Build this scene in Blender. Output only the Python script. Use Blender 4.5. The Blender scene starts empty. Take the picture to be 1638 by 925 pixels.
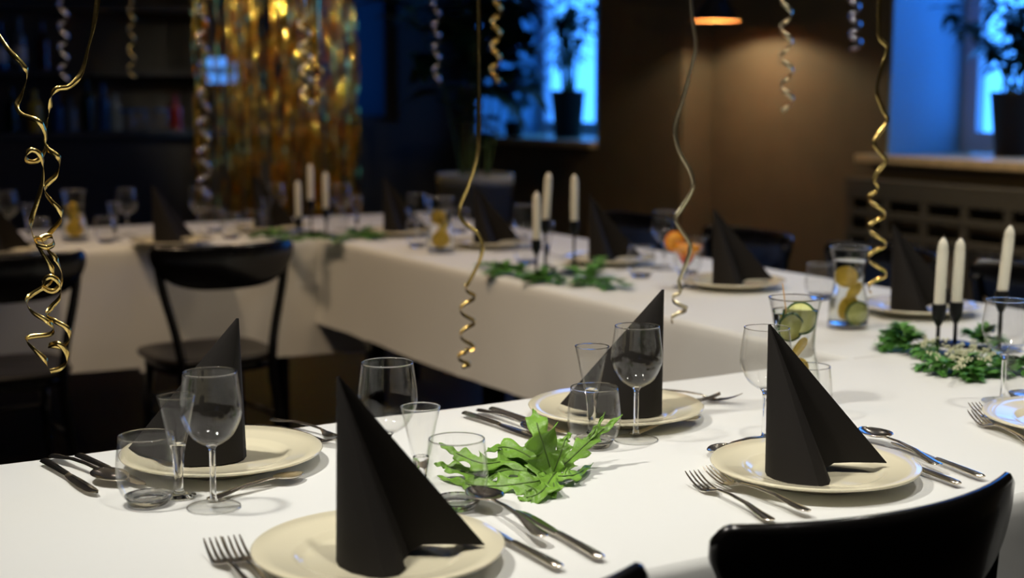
import bpy, math, random
from mathutils import Vector, Matrix, noise
random.seed(7)
S = bpy.context.scene
PI = math.pi
# ------------------------------------------------------------------ camera
FPX, CX, CY, YH = 2275.0, 819.0, 462.5, 147.0
TH = math.atan((CY-YH)/FPX)
CZ = 1.29
cam = bpy.data.cameras.new('camera'); camo = bpy.data.objects.new('camera', cam); S.collection.objects.link(camo)
camo.location = (0, 0, CZ); camo.rotation_euler = (PI/2-TH, 0, 0)
cam.sensor_width = 36; cam.lens = FPX/1638*36
cam.dof.use_dof = True; cam.dof.focus_distance = 2.06; cam.dof.aperture_fstop = 2.9
cam.clip_start = 0.05
S.camera = camo
# ------------------------------------------------------------------ view, world
S.view_settings.view_transform = 'Standard'; S.view_settings.look = 'None'
S.view_settings.exposure = 0.0; S.view_settings.gamma = 1; S.view_settings.use_curve_mapping = False
W = bpy.data.worlds.new('dusk_sky'); S.world = W; W.use_nodes = True
wb = W.node_tree.nodes['Background']; wb.inputs[0].default_value = (.05, .29, 1, 1); wb.inputs[1].default_value = 4.5
C = S.collection

def fr(u, v, z=0):                       # room frame (u along the near table, v across it) to world
    return Vector((.8660254*u-.5*v, .5*u+.8660254*v, z))
def ray(px, py):
    dv = -(py-CY)/FPX
    return Vector(((px-CX)/FPX, math.cos(TH)+dv*math.sin(TH), -math.sin(TH)+dv*math.cos(TH)))
def at(px, py, z=.75):                   # photo pixel -> point on the horizontal plane z
    d = ray(px, py); t = (z-CZ)/d.z
    return Vector((d.x*t, d.y*t, z))
def atY(px, py, Y):                      # photo pixel -> point at distance Y
    d = ray(px, py); t = Y/d.y
    return Vector((d.x*t, Y, CZ+d.z*t))

def area(name, loc, tgt, size, power, col, shape='DISK', spread=None):
    l = bpy.data.lights.new(name, 'AREA'); l.shape = shape; l.size = size; l.energy = power; l.color = col
    if spread: l.spread = spread
    o = bpy.data.objects.new(name, l); C.objects.link(o); o.location = loc
    o.rotation_euler = (Vector(tgt)-Vector(loc)).to_track_quat('-Z', 'Y').to_euler()
    return o
WARM = (1, .72, .44); NEUT = (1, .95, .85)
# ceiling lamps over the tables, then added fill and glint lights
SP = math.radians(95)
S.cycles.transparent_max_bounces = 40; S.cycles.max_bounces = 14; S.cycles.transmission_bounces = 14; S.cycles.glossy_bounces = 6
S.cycles.sample_clamp_indirect = 6
area('key_downlight', (-1.0, 1.7, 2.84), (-.1, 2.0, .75), .16, 11, NEUT, spread=SP)
area('table_downlight', (.2, 1.3, 2.84), (.5, 1.9, .75), .14, 6, NEUT, spread=SP)
area('table_downlight_b', (1.5, 2.5, 2.84), (1.3, 2.5, .75), .14, 6, NEUT, spread=SP)
area('corner_downlight', (-.9, 3.0, 2.84), (.2, 4.1, .4), .14, 5.4, WARM, spread=SP)
area('long_table_downlight', (1.0, 4.3, 2.84), (.9, 4.2, .75), .14, 4.4, NEUT, spread=SP)
area('back_downlight', (-1.6, 4.0, 2.84), (-1.5, 5.0, .4), .14, 5.4, WARM, spread=SP)
area('back_downlight_b', (-.4, 5.3, 2.84), (-.6, 5.3, .75), .14, 3, WARM, spread=SP)
area('window_fill_light', fr(4.0, 4.0, 2.84), fr(4.5, 4.0, .8), .14, 2.6, (1, .8, .55), spread=math.radians(56))  # added fill, lifts the dim sill front and radiator cover
for x, y in [(-1.2, .9), (-.5, 2.2), (.3, .6), (.35, 2.6), (1.1, 1.3), (1.3, 3.3), (-.6, 4.4), (.4, 5.2), (-1.9, 4.9)]:   # tiny lights added for sharp glints on the glassware
    area('glint_light', (x, y, 2.85), (x, y, 0), .026, .7, (1, .95, .88))
for i, (px, Y, z) in enumerate([(330, 7.0, 2.84), (400, 6.4, 2.84), (470, 7.1, 2.84), (540, 6.6, 2.84), (300, 5.4, 2.84), (480, 5.2, 2.84), (620, 6.1, 2.84), (380, 7.5, 2.84)]):
    area('curtain_glint_light', ((px-CX)/FPX*Y, Y, z), ((440-CX)/FPX*8, 8.0, 1.45), .05, 1.3, (1, .9, .66), spread=math.radians(34))  # unseen lights added so the curtain foil catches gold glints
# ------------------------------------------------------------------ materials
def rgb(r, g, b):
    f = lambda c: ((c/255+.055)/1.055)**2.4 if c > 10 else c/255/12.92
    return (f(r), f(g), f(b), 1)
def mat(name, col, rough=.5, metal=0, spec=.5, bump=0, bscale=40, var=0, trans=0, ior=1.45, coat=0, sheen=0, vscale=6, emit=None, estr=1):
    m = bpy.data.materials.new(name); m.use_nodes = True
    nt = m.node_tree; b = nt.nodes['Principled BSDF']
    b.inputs['Base Color'].default_value = col; b.inputs['Roughness'].default_value = rough
    b.inputs['Metallic'].default_value = metal; b.inputs['Specular IOR Level'].default_value = spec
    b.inputs['IOR'].default_value = ior; b.inputs['Transmission Weight'].default_value = trans
    b.inputs['Coat Weight'].default_value = coat; b.inputs['Sheen Weight'].default_value = sheen
    if emit: b.inputs['Emission Color'].default_value = emit; b.inputs['Emission Strength'].default_value = estr
    if bump or var:
        tc = nt.nodes.new('ShaderNodeTexCoord')
        if var:
            n = nt.nodes.new('ShaderNodeTexNoise'); n.inputs['Scale'].default_value = vscale; n.inputs['Detail'].default_value = 4
            nt.links.new(tc.outputs['Object'], n.inputs['Vector'])
            r = nt.nodes.new('ShaderNodeValToRGB')
            r.color_ramp.elements[0].position = .3; r.color_ramp.elements[1].position = .7
            r.color_ramp.elements[0].color = [c*(1-var) for c in col[:3]]+[1]
            r.color_ramp.elements[1].color = [min(1, c*(1+var)) for c in col[:3]]+[1]
            nt.links.new(n.outputs['Fac'], r.inputs['Fac']); nt.links.new(r.outputs['Color'], b.inputs['Base Color'])
        if bump:
            n = nt.nodes.new('ShaderNodeTexNoise'); n.inputs['Scale'].default_value = bscale; n.inputs['Detail'].default_value = 3
            nt.links.new(tc.outputs['Object'], n.inputs['Vector'])
            bp = nt.nodes.new('ShaderNodeBump'); bp.inputs['Strength'].default_value = bump; bp.inputs['Distance'].default_value = .01
            nt.links.new(n.outputs['Fac'], bp.inputs['Height']); nt.links.new(bp.outputs['Normal'], b.inputs['Normal'])
    return m
def thin_glass(name, tint=(.99, .99, .985), ior=1.43, rough=.01, edge=.6):
    m = bpy.data.materials.new(name); m.use_nodes = True; nt = m.node_tree
    nt.nodes.remove(nt.nodes['Principled BSDF']); out = nt.nodes['Material Output']
    t = nt.nodes.new('ShaderNodeBsdfTransparent'); t.inputs[0].default_value = (*tint, 1)
    g = nt.nodes.new('ShaderNodeBsdfGlossy'); g.inputs['Roughness'].default_value = rough
    f = nt.nodes.new('ShaderNodeFresnel'); ge = nt.nodes.new('ShaderNodeNewGeometry'); mi = nt.nodes.new('ShaderNodeMapRange')
    mi.inputs['To Min'].default_value = ior; mi.inputs['To Max'].default_value = 1/ior   # same reflectance from both sides of the thin wall
    nt.links.new(ge.outputs['Backfacing'], mi.inputs['Value']); nt.links.new(mi.outputs[0], f.inputs[0])
    # layer weight darkens the grazing edge as thick glass does
    mx = nt.nodes.new('ShaderNodeMixShader')
    nt.links.new(f.outputs[0], mx.inputs[0]); nt.links.new(t.outputs[0], mx.inputs[1]); nt.links.new(g.outputs[0], mx.inputs[2])
    nt.links.new(mx.outputs[0], out.inputs[0])
    lw = nt.nodes.new('ShaderNodeLayerWeight'); lw.inputs[0].default_value = .35
    cr = nt.nodes.new('ShaderNodeValToRGB')
    cr.color_ramp.elements[0].position = .86; cr.color_ramp.elements[0].color = (*tint, 1)
    cr.color_ramp.elements[1].position = 1.0; cr.color_ramp.elements[1].color = (tint[0]*edge, tint[1]*edge, tint[2]*edge, 1)
    nt.links.new(lw.outputs['Facing'], cr.inputs[0]); nt.links.new(cr.outputs[0], t.inputs[0])
    return m
M = dict(
    cloth=mat('table_linen', rgb(228, 229, 227), .85, bump=.3, bscale=5, sheen=.2),
    china=mat('cream_china', rgb(232, 224, 196), .12, spec=.5, coat=.3),
    napkin=mat('black_paper', rgb(31, 28, 26), .75, spec=.25, bump=.05, bscale=500),
    glass=thin_glass('drinking_glass'),
    solid=mat('solid_glass', (1, 1, 1, 1), .0, trans=1, ior=1.47),
    water=mat('water', (.97, .98, .93, 1), .0, trans=1, ior=1.12),
    steel=mat('cutlery_steel', rgb(222, 212, 196), .2, metal=1),
    blackw=mat('black_lacquer', rgb(9, 8, 8), .22, spec=.5, coat=.3),
    seatw=mat('seat_lacquer', rgb(28, 24, 22), .32, spec=.5),
    iron=mat('black_iron', rgb(14, 14, 15), .45, metal=.3),
    wax=mat('ivory_wax', rgb(232, 226, 208), .5),
    wick=mat('wick', rgb(60, 50, 40), .9),
    leaf=mat('fresh_leaf', rgb(116, 160, 58), .42, var=.3, vscale=25, bump=.2, bscale=120),
    fern=mat('fern_green', rgb(84, 140, 58), .5, var=.4, vscale=40),
    dleaf=mat('houseplant_leaf', rgb(24, 56, 36), .35, var=.4, vscale=12),
    flower=mat('pale_blossom', rgb(205, 205, 170), .8),
    stem=mat('stem', rgb(84, 110, 50), .6),
    gold=mat('gold_foil', rgb(238, 208, 130), .24, metal=1, bump=.1, bscale=60),
    silver=mat('pale_gold_foil', rgb(225, 215, 180), .3, metal=1, bump=.1, bscale=60),
    silver2=mat('silver_foil', rgb(190, 190, 200), .2, metal=1),
    fringe=mat('gold_fringe_foil', rgb(248, 208, 96), .15, metal=1, bump=.6, bscale=45),
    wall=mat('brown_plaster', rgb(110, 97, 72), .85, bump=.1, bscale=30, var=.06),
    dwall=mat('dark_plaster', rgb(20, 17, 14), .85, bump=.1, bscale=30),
    ceil=mat('ceiling_paint', rgb(140, 132, 120), .9),
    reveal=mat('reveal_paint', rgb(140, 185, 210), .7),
    floor=mat('dark_floor', rgb(27, 21, 18), .4, var=.2, vscale=3),
    sill=mat('sill_stone', rgb(215, 190, 145), .35, var=.15, vscale=14),
    frame=mat('window_paint', rgb(200, 205, 215), .5),
    pane=thin_glass('window_pane', (.97, .98, 1), edge=1),
    lemon=mat('lemon', rgb(246, 208, 84), .45, var=.1),
    cuke=mat('cucumber', rgb(212, 216, 136), .4, var=.1),
    rind=mat('cucumber_rind', rgb(56, 96, 34), .4),
    straw=mat('wooden_pick', rgb(190, 150, 90), .6),
    pot=mat('black_pot', rgb(14, 14, 18), .4),
    bowl=mat('grey_planter', rgb(170, 172, 164), .6),
    soil=mat('soil', rgb(30, 22, 16), .95),
    cover=mat('radiator_cover_paint', rgb(84, 80, 70), .6),
    radi=mat('radiator_enamel', rgb(228, 218, 196), .5),
    dark=mat('bar_wood', rgb(20, 17, 17), .5),
    countr=mat('bar_counter', rgb(22, 30, 44), .25),
    copper=mat('shade_lining', rgb(230, 150, 80), .4, metal=.4),
    bulb=mat('bulb', (1, .8, .5, 1), .5, emit=(1, .62, .28, 1), estr=25),
)

# ------------------------------------------------------------------ mesh helpers
class MB:
    def __init__(s): s.v = []; s.f = []; s.m = []
    def add(s, vs, fs, mi=0):
        o = len(s.v); s.v += [Vector(v) for v in vs]; s.f += [tuple(i+o for i in f) for f in fs]; s.m += [mi]*len(fs)
    def box(s, c, d, rot=0, mi=0, axes=None):
        c = Vector(c); hx, hy, hz = d[0]/2, d[1]/2, d[2]/2
        ax = axes or [Vector((math.cos(rot), math.sin(rot), 0)), Vector((-math.sin(rot), math.cos(rot), 0)), Vector((0, 0, 1))]
        vs = [c+ax[0]*a*hx+ax[1]*b*hy+ax[2]*e*hz for a in (-1, 1) for b in (-1, 1) for e in (-1, 1)]
        s.add(vs, [(0, 1, 3, 2), (4, 6, 7, 5), (0, 4, 5, 1), (2, 3, 7, 6), (0, 2, 6, 4), (1, 5, 7, 3)], mi)
    def lathe(s, prof, n=40, c=(0, 0, 0), mi=0):
        c = Vector(c); vs = []; rings = []
        for r, z in prof:
            if r < 1e-6: rings.append([len(vs)]); vs.append(c+Vector((0, 0, z)))
            else:
                rings.append(list(range(len(vs), len(vs)+n)))
                vs += [c+Vector((r*math.cos(2*PI*k/n), r*math.sin(2*PI*k/n), z)) for k in range(n)]
        fs = []
        for a, b in zip(rings, rings[1:]):
            if len(a) == 1 and len(b) == 1: continue
            for k in range(n):
                k2 = (k+1) % n
                if len(a) == 1: fs.append((a[0], b[k2], b[k]))
                elif len(b) == 1: fs.append((a[k], a[k2], b[0]))
                else: fs.append((a[k], a[k2], b[k2], b[k]))
        s.add(vs, fs, mi)
    def tube(s, pts, rad, n=8, mi=0, cap=True):
        pts = [Vector(p) for p in pts]; vs = []; N = len(pts)
        up = Vector((0, 0, 1))
        T = [(pts[min(i+1, N-1)]-pts[max(i-1, 0)]).normalized() for i in range(N)]
        a = T[0].cross(up)
        if a.length < .1: a = T[0].cross(Vector((1, 0, 0)))
        a.normalize()
        for i, p in enumerate(pts):
            a = (a-T[i]*a.dot(T[i])).normalized(); b = T[i].cross(a)
            r = rad(i/(N-1)) if callable(rad) else rad
            vs += [p+(a*math.cos(2*PI*k/n)+b*math.sin(2*PI*k/n))*r for k in range(n)]
        fs = [(i*n+k, i*n+(k+1) % n, (i+1)*n+(k+1) % n, (i+1)*n+k) for i in range(N-1) for k in range(n)]
        if cap: fs += [tuple(range(n))[::-1], tuple((N-1)*n+k for k in range(n))]
        s.add(vs, fs, mi)
    def grid(s, P, mi=0):                  # P[i][j] points
        n, m = len(P), len(P[0]); vs = [p for r in P for p in r]
        s.add(vs, [(i*m+j, i*m+j+1, (i+1)*m+j+1, (i+1)*m+j) for i in range(n-1) for j in range(m-1)], mi)
    def build(s, name, mats, parent=None, smooth=True, solid=0, bevel=0, sub=0, offs=0):
        me = bpy.data.meshes.new(name); me.from_pydata([tuple(v) for v in s.v], [], s.f)
        if not isinstance(mats, (list, tuple)): mats = [mats]
        for q in mats: me.materials.append(q)
        for p, mi in zip(me.polygons, s.m): p.material_index = mi; p.use_smooth = smooth
        me.update()
        o = bpy.data.objects.new(name, me); C.objects.link(o)
        if parent: o.parent = parent
        if solid: md = o.modifiers.new('solid', 'SOLIDIFY'); md.thickness = solid; md.offset = offs
        if bevel:
            md = o.modifiers.new('bevel', 'BEVEL'); md.width = bevel; md.segments = 2; md.limit_method = 'ANGLE'
            md.harden_normals = False
        if sub: md = o.modifiers.new('sub', 'SUBSURF'); md.levels = sub; md.render_levels = sub
        return o
def tag(o, label=None, cat=None, group=None, kind=None):
    if label: o['label'] = label
    if cat: o['category'] = cat
    if group: o['group'] = group
    if kind: o['kind'] = kind
    return o
def thing(name, loc, rz, label, cat, group=None):
    o = bpy.data.objects.new(name, None); C.objects.link(o); o.location = loc; o.rotation_euler = (0, 0, rz)
    o.empty_display_size = .05
    return tag(o, label, cat, group)
def dup(src, loc, rz, label, group=None, scale=None):
    def cp(o, par):
        c = o.copy(); C.objects.link(c); c.parent = par
        for ch in o.children: cp(ch, c)
        return c
    r = cp(src, None); r.location = loc; r.rotation_euler = (0, 0, rz); r['label'] = label
    if scale: r.scale = (scale,)*3
    if group: r['group'] = group
    return r
class Kind:                               # first placing builds, later ones copy
    def __init__(s, make, group): s.make = make; s.src = None; s.group = group
    def put(s, loc, rz, label, scale=None, group=None):
        if s.src is None:
            s.src = s.make(); s.src['group'] = s.group
            s.src.location = loc; s.src.rotation_euler = (0, 0, rz); s.src['label'] = label
            if scale: s.src.scale = (scale,)*3
            if group: s.src['group'] = group
            return s.src
        return dup(s.src, loc, rz, label, group or s.group, scale or 1)
def crom(pts, n=10):
    P = [Vector(p) for p in pts]; P = [P[0]*2-P[1]]+P+[P[-1]*2-P[-2]]; out = []
    for i in range(1, len(P)-2):
        a, b, c, d = P[i-1:i+3]
        for k in range(n):
            t = k/n
            out.append(.5*((2*b)+(c-a)*t+(2*a-5*b+4*c-d)*t*t+(3*b-a-3*c+d)*t**3))
    out.append(P[-2]); return out
def prof(pts, n=5):
    return [(max(0, p.x), p.y) for p in crom([(r, z, 0) for r, z in pts], n)]

# ------------------------------------------------------------------ room
UW, UP, VF, HC = 4.85, 4.655, 8.75, 2.9       # right wall, pier face, far wall, ceiling
def struct(name, mb, m, smooth=False, **k):
    o = mb.build(name, m, smooth=smooth, **k); o['kind'] = 'structure'; return o
def fbox(mb, u0, u1, v0, v1, z0, z1, mi=0):
    mb.box(fr((u0+u1)/2, (v0+v1)/2, (z0+z1)/2), (u1-u0, v1-v0, z1-z0), PI/6, mi)
b = MB(); fbox(b, -4.2, 5.6, -3.2, 9.4, -.1, 0); struct('floor', b, M['floor'])
b = MB(); fbox(b, -4.2, 5.6, -3.2, 9.4, HC, HC+.1); struct('ceiling', b, M['ceil'])
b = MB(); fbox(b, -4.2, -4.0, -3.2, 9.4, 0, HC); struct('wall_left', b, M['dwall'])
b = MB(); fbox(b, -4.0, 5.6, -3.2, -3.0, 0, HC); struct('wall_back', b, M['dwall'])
T = .55
# right wall with window 1 (v 3.2..4.9, z 1.0..2.45) and the pier with window 2 (v 7.05..8.57)
b = MB()
fbox(b, UW, UW+T, -3.0, 3.2, 0, HC); fbox(b, UW, UW+T, 3.2, 4.9, 0, .96); fbox(b, UW, UW+T, 3.2, 4.9, 2.45, HC)
fbox(b, UW, UW+T, 4.9, 6.23, 0, HC)
struct('wall_right', b, M['wall'])
b = MB()
fbox(b, UP, UP+.57, 6.23, 7.05, 0, HC); fbox(b, UP, UP+.57, 7.05, 8.57, 0, .96); fbox(b, UP, UP+.57, 7.05, 8.57, 2.45, HC); fbox(b, UP, UP+.57, 8.57, 9.3, 0, HC)
struct('wall_right_pier', b, M['wall'])
# far wall with window 3 (narrow, frosted)
uA, uB = 3.45, 4.17
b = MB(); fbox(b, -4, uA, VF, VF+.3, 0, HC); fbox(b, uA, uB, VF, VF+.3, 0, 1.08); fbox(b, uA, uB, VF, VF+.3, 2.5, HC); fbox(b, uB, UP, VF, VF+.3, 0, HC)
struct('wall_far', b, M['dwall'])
def window(n, u, v0, v1, z0, z1, fw=.075, mull=None):
    b = MB()
    fbox(b, u, u+.06, v0, v0+fw, z0, z1); fbox(b, u, u+.06, v1-fw, v1, z0, z1)
    fbox(b, u, u+.06, v0+fw, v1-fw, z0, z0+fw); fbox(b, u, u+.06, v0+fw, v1-fw, z1-fw, z1)
    if mull: fbox(b, u, u+.06, mull-.05, mull+.05, z0+fw, z1-fw)
    o = struct('window_%d' % n, b, M['frame'], bevel=.004)
    b = MB(); fbox(b, u+.025, u+.031, v0+fw, v1-fw, z0+fw, z1-fw); b.build('pane', M['pane'], o, smooth=False)
    b = MB()                             # inner painted linings of the niche
    return o
window(1, UW+.47, 3.2, 4.9, 1.0, 2.45, .10)
window(2, UP+.5, 7.05, 8.57, 1.0, 2.45, .09, 7.8)
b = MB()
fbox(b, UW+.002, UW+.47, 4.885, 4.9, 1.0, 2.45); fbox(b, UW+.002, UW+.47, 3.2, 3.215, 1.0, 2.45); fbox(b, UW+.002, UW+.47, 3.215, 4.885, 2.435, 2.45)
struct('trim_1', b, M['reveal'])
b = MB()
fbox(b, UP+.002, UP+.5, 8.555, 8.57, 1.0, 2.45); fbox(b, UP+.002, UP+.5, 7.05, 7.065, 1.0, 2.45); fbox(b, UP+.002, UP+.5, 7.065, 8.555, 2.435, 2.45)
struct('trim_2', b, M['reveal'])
b = MB(); fbox(b, UW-.09, UW+.46, 3.2, 4.885, .96, 1.0); fbox(b, UW-.09, UW-.003, 4.885, 5.02, .96, 1.0); struct('trim_3', b, M['sill'], bevel=.006)
b = MB(); fbox(b, UP-.05, UP+.49, 7.066, 8.55, .96, 1.0); struct('trim_4', b, M['sill'], bevel=.006)
mf = bpy.data.materials.new('frosted_pane'); mf.use_nodes = True; nt = mf.node_tree
nt.nodes.remove(nt.nodes['Principled BSDF']); tl = nt.nodes.new('ShaderNodeBsdfTranslucent'); tl.inputs[0].default_value = (.06, .09, .11, 1)
nt.links.new(tl.outputs[0], nt.nodes['Material Output'].inputs[0])
b = MB(); fbox(b, uA, uA+.05, VF+.1, VF+.16, 1.08, 2.5); fbox(b, uB-.05, uB, VF+.1, VF+.16, 1.08, 2.5); fbox(b, uA+.05, uB-.05, VF+.1, VF+.16, 1.08, 1.13); fbox(b, uA+.05, uB-.05, VF+.1, VF+.16, 2.45, 2.5)
w3 = struct('window_3', b, M['dark'])
b = MB(); fbox(b, uA+.05, uB-.05, VF+.12, VF+.125, 1.13, 2.45); b.build('pane', mf, w3, smooth=False)
def portal(u, v, z, su, sz, d):
    l = bpy.data.lights.new('window_portal', 'AREA'); l.shape = 'RECTANGLE'; l.size = su; l.size_y = sz
    l.cycles.is_portal = True
    o = bpy.data.objects.new('window_portal', l); C.objects.link(o); o.location = fr(u, v, z)
    dv = fr(*d) ; o.rotation_euler = dv.to_track_quat('-Z', 'Z').to_euler()
portal(UW+.56, 4.05, 1.72, 1.8, 1.5, (-1, 0)); portal(UP+.6, 7.81, 1.72, 1.6, 1.5, (-1, 0)); portal((uA+uB)/2, VF+.35, 1.8, .8, 1.5, (0, -1))

# radiator cover below window 1: slotted panel with a ribbed radiator behind
t = thing('radiator_cover', fr(UW-.14, 4.05, 0), PI/6, 'dark slotted wooden radiator cover on the wall under the right window', 'radiator cover')
b = MB(); L = 1.9
zs = [(.08, .16), (.34, .40), (.62, .655), (.715, .75), (.80, .86)]
for z0, z1 in zs: b.box((0, 0, (z0+z1)/2), (.02, L, z1-z0))
for k in range(9):
    y = -L/2+.02+k*(L-.04)/8; b.box((0, y, .47), (.018, .045, .78))
b.box((.06, 0, .875), (.14, L+.02, .03))
b.box((.06, -L/2, .47), (.12, .02, .78)); b.box((.06, L/2, .47), (.12, .02, .78))
b.build('panel', M['cover'], t, smooth=False, bevel=.003)
b = MB()
for k in range(30):
    y = -.85+k*1.7/29; b.box((.085, y, .38), (.05, .04, .5))
b.build('radiator', M['radi'], t, smooth=False, bevel=.01)

# pendant lamp near the pier
def cone_lamp(loc):
    t = thing('pendant_lamp', loc, 0, 'black cone pendant lamp glowing orange inside by the brown wall', 'lamp')
    b = MB(); b.lathe([(.012, .19), (.03, .18), (.045, .12), (.122, .0), (.12, .0), (.1195, .001)], 48); sh = b.build('shade', M['dark'], t, solid=.001, offs=1)
    b = MB(); b.lathe([(.119, .001), (.042, .119), (.02, .165)], 48); tag(b.build('lining', M['copper'], sh), 'copper coloured inner lining')
    b = MB(); b.lathe([(0, .055), (.018, .06), (.028, .085), (.018, .11), (.012, .13)], 20); b.build('bulb', M['bulb'], t)
    b = MB(); b.tube([(0, 0, .18), (0, 0, HC-loc[2])], .004); b.build('cord', M['dark'], t)
    return t
lp = fr(4.48, 5.73, 1.64); cone_lamp(lp)
l = bpy.data.lights.new('pendant_bulb', 'POINT'); l.energy = 12.5; l.color = (1, .87, .66); l.shadow_soft_size = .015
o = bpy.data.objects.new('pendant_bulb', l); C.objects.link(o); o.location = (lp.x, lp.y, lp.z+.045)

# ------------------------------------------------------------------ bar at the far left
t = thing('bar_counter', fr(1.1, 7.95, 0), PI/6, 'black bar counter along the far left wall', 'bar counter')
b = MB(); b.box((0, 0, .52), (4.2, .45, 1.04)); b.build('front_panel', M['dark'], t, smooth=False)
b = MB(); b.box((0, 0, 1.06), (4.3, .55, .04)); b.build('worktop', M['countr'], t, smooth=False, bevel=.005)
t = thing('bottle_shelf', fr(1.1, 8.6, 0), PI/6, 'dark wall shelf unit for bottles behind the bar', 'shelf')
b = MB()
for z in (1.40, 1.78): b.box((0, 0, z), (3.4, .22, .025))
for x in (-1.7, 0, 1.7): b.box((x, 0, 1.1), (.03, .22, 2.2))
b.box((0, .12, 1.1), (3.4, .01, 2.2)); b.box((0, 0, 1.03), (3.4, .24, .03))
b.build('shelf_board', M['dark'], t, smooth=False)
bott = [('green', rgb(14, 34, 24)), ('clear', rgb(90, 100, 110)), ('amber', rgb(80, 50, 20)), ('blue', rgb(24, 50, 100)), ('red', rgb(60, 14, 12)), ('yellow', rgb(190, 160, 50))]
bm = {n: mat('bottle_'+n, c, .12, spec=.6) for n, c in bott}
bm['label'] = mat('bottle_label', rgb(200, 200, 190), .7)
hs = [.30, .27, .32]
def mkbottle(h, m, lab):
    t = thing('liquor_bottle', (0, 0, 0), 0, 'x', 'bottle')
    b = MB(); b.lathe(prof([(0, 0), (.034, 0), (.036, .01), (.036, h*.55), (.03, h*.66), (.014, h*.76), (.013, h*.97), (.015, h), (0, h)], 3), 20); b.build('body', m, t)
    if lab: b = MB(); b.lathe([(.0365, h*.15), (.0368, h*.15), (.0368, h*.45), (.0365, h*.45)], 20); b.build('paper_label', bm['label'], t)
    return t
def bottle(px, Y, z, ci, words, h=.3, lab=False):
    p = Vector(((px-CX)/FPX*Y, Y, z)); t = mkbottle(h, bm[bott[ci][0]], lab); t.location = p; t['label'] = words; t['group'] = 'bottles at the bar'
def barY(px, v):
    k = (px-CX)/FPX; return v/(-.5*k+.8660254)
for px, ci, w, h, lab in [(12, 3, 'dim bottle at the left end of upper bar shelf', .27, True), (42, 1, 'pale labelled bottle on upper bar shelf', .3, True), (78, 4, 'dark red bottle on upper bar shelf', .28, False)]:
    bottle(px, barY(px, 8.58), 1.4125, ci, w, h, lab)
for px, ci, w, h in [(25, 0, 'green bottle standing at left end of bar worktop', .24), (62, 5, 'bright yellow bottle standing on bar worktop', .22), (96, 3, 'blue bottle beside the yellow bottle on bar worktop', .2),
                     (118, 1, 'clear bottle in middle of bar worktop', .18), (145, 0, 'dark green bottle right of middle on bar worktop', .28), (170, 3, 'tall blue bottle on bar worktop', .26), (190, 1, 'second clear bottle on bar worktop', .2), (285, 4, 'red bottle at right end of bar worktop', .2)]:
    bottle(px, barY(px, 8.05), 1.08, ci, w, h)
# row of low glass jars on the worktop
b = MB()
jk = None
def mkjar():
    t = thing('glass_jar', (0, 0, 0), 0, 'x', 'jar')
    b = MB(); b.lathe([(0, 0), (.04, 0), (.042, .01), (.042, .09), (.038, .1)], 20); b.build('body', M['glass'], t)
    b = MB(); b.lathe([(.04, .1), (.043, .1), (.043, .115), (0, .115)], 20); b.build('lid', bm['blue'], t)
    return t
jars = Kind(mkjar, 'jars on the bar')
for px, w in [(208, 'glass jar with blue lid left of three on bar'), (228, 'glass jar with blue lid, middle of three on bar'), (262, 'glass jar with blue lid at the right end of bar')]:
    jars.put(Vector(((px-CX)/FPX*barY(px, 8.0), barY(px, 8.0), 1.08)), 0, w)
# till screen glowing blue at the end of the bar
ms = mat('screen_glow', (0.02, .05, .1, 1), .3, emit=(.08, .32, 1, 1), estr=1.0)
ms2 = mat('screen_band', (0.02, .05, .1, 1), .3, emit=(.02, .08, .3, 1), estr=.5)
Yt = barY(355, 7.9); p = atY(355, 113, Yt)
t = thing('till_screen', (p.x, p.y, 1.08), .1, 'small till screen glowing blue seen through the gold fringe', 'screen')
b = MB(); b.box((0, 0, .01), (.12, .1, .02)); b.box((0, .01, .12), (.03, .02, .22)); b.build('stand', M['pot'], t, smooth=False)
b = MB(); b.box((0, 0, .33), (.19, .02, .17)); b.build('casing', M['pot'], t, smooth=False, bevel=.003)
b = MB(); b.box((0, -.0115, .375), (.17, .002, .055)); b.box((0, -.0115, .285), (.17, .002, .055)); b.build('screen_glow', ms, t, smooth=False)
b = MB(); b.box((0, -.0115, .33), (.17, .002, .03)); b.build('screen_band', ms2, t, smooth=False)

# gold foil fringe curtain hanging from the ceiling
t = thing('foil_curtain', fr(2.88, 7.6, 0), PI/6, 'gold foil fringe curtain hanging from the ceiling behind the tables', 'curtain')
b = MB(); b.box((0, 0, HC-.03), (1.0, .02, .05)); b.build('header_band', M['fringe'], t, smooth=False)
b = MB(); rs = random.Random(3)
for k in range(118):
    x = -.48+.96*(k+rs.uniform(-.3, .3))/118
    if (-.44 < x < -.30 and rs.random() < .55) or (-.11 < x < -.05 and rs.random() < .5): continue
    y = rs.uniform(-.03, .03); w = rs.uniform(.006, .010); z1 = rs.uniform(.42, .62); ph = rs.uniform(0, 6.3); am = rs.uniform(.2, 1.5)
    f1 = rs.uniform(3, 9); rows = []
    n = 60
    for i in range(n+1):
        z = HC-.05+(z1-(HC-.05))*i/n
        a = ph+am*math.sin(f1*z+ph)+.6*math.sin(23*z+2*ph)
        cx = x+.012*math.sin(1.7*z+ph)*(i/n); cy = y+.012*math.sin(2.3*z+2*ph)*(i/n)+.003*math.sin(31*z+ph)
        rows.append([Vector((cx-w*math.cos(a), cy-w*math.sin(a), z)), Vector((cx+w*math.cos(a), cy+w*math.sin(a), z))])
    b.grid(rows)
b.build('fringe', M['fringe'], t)

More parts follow.
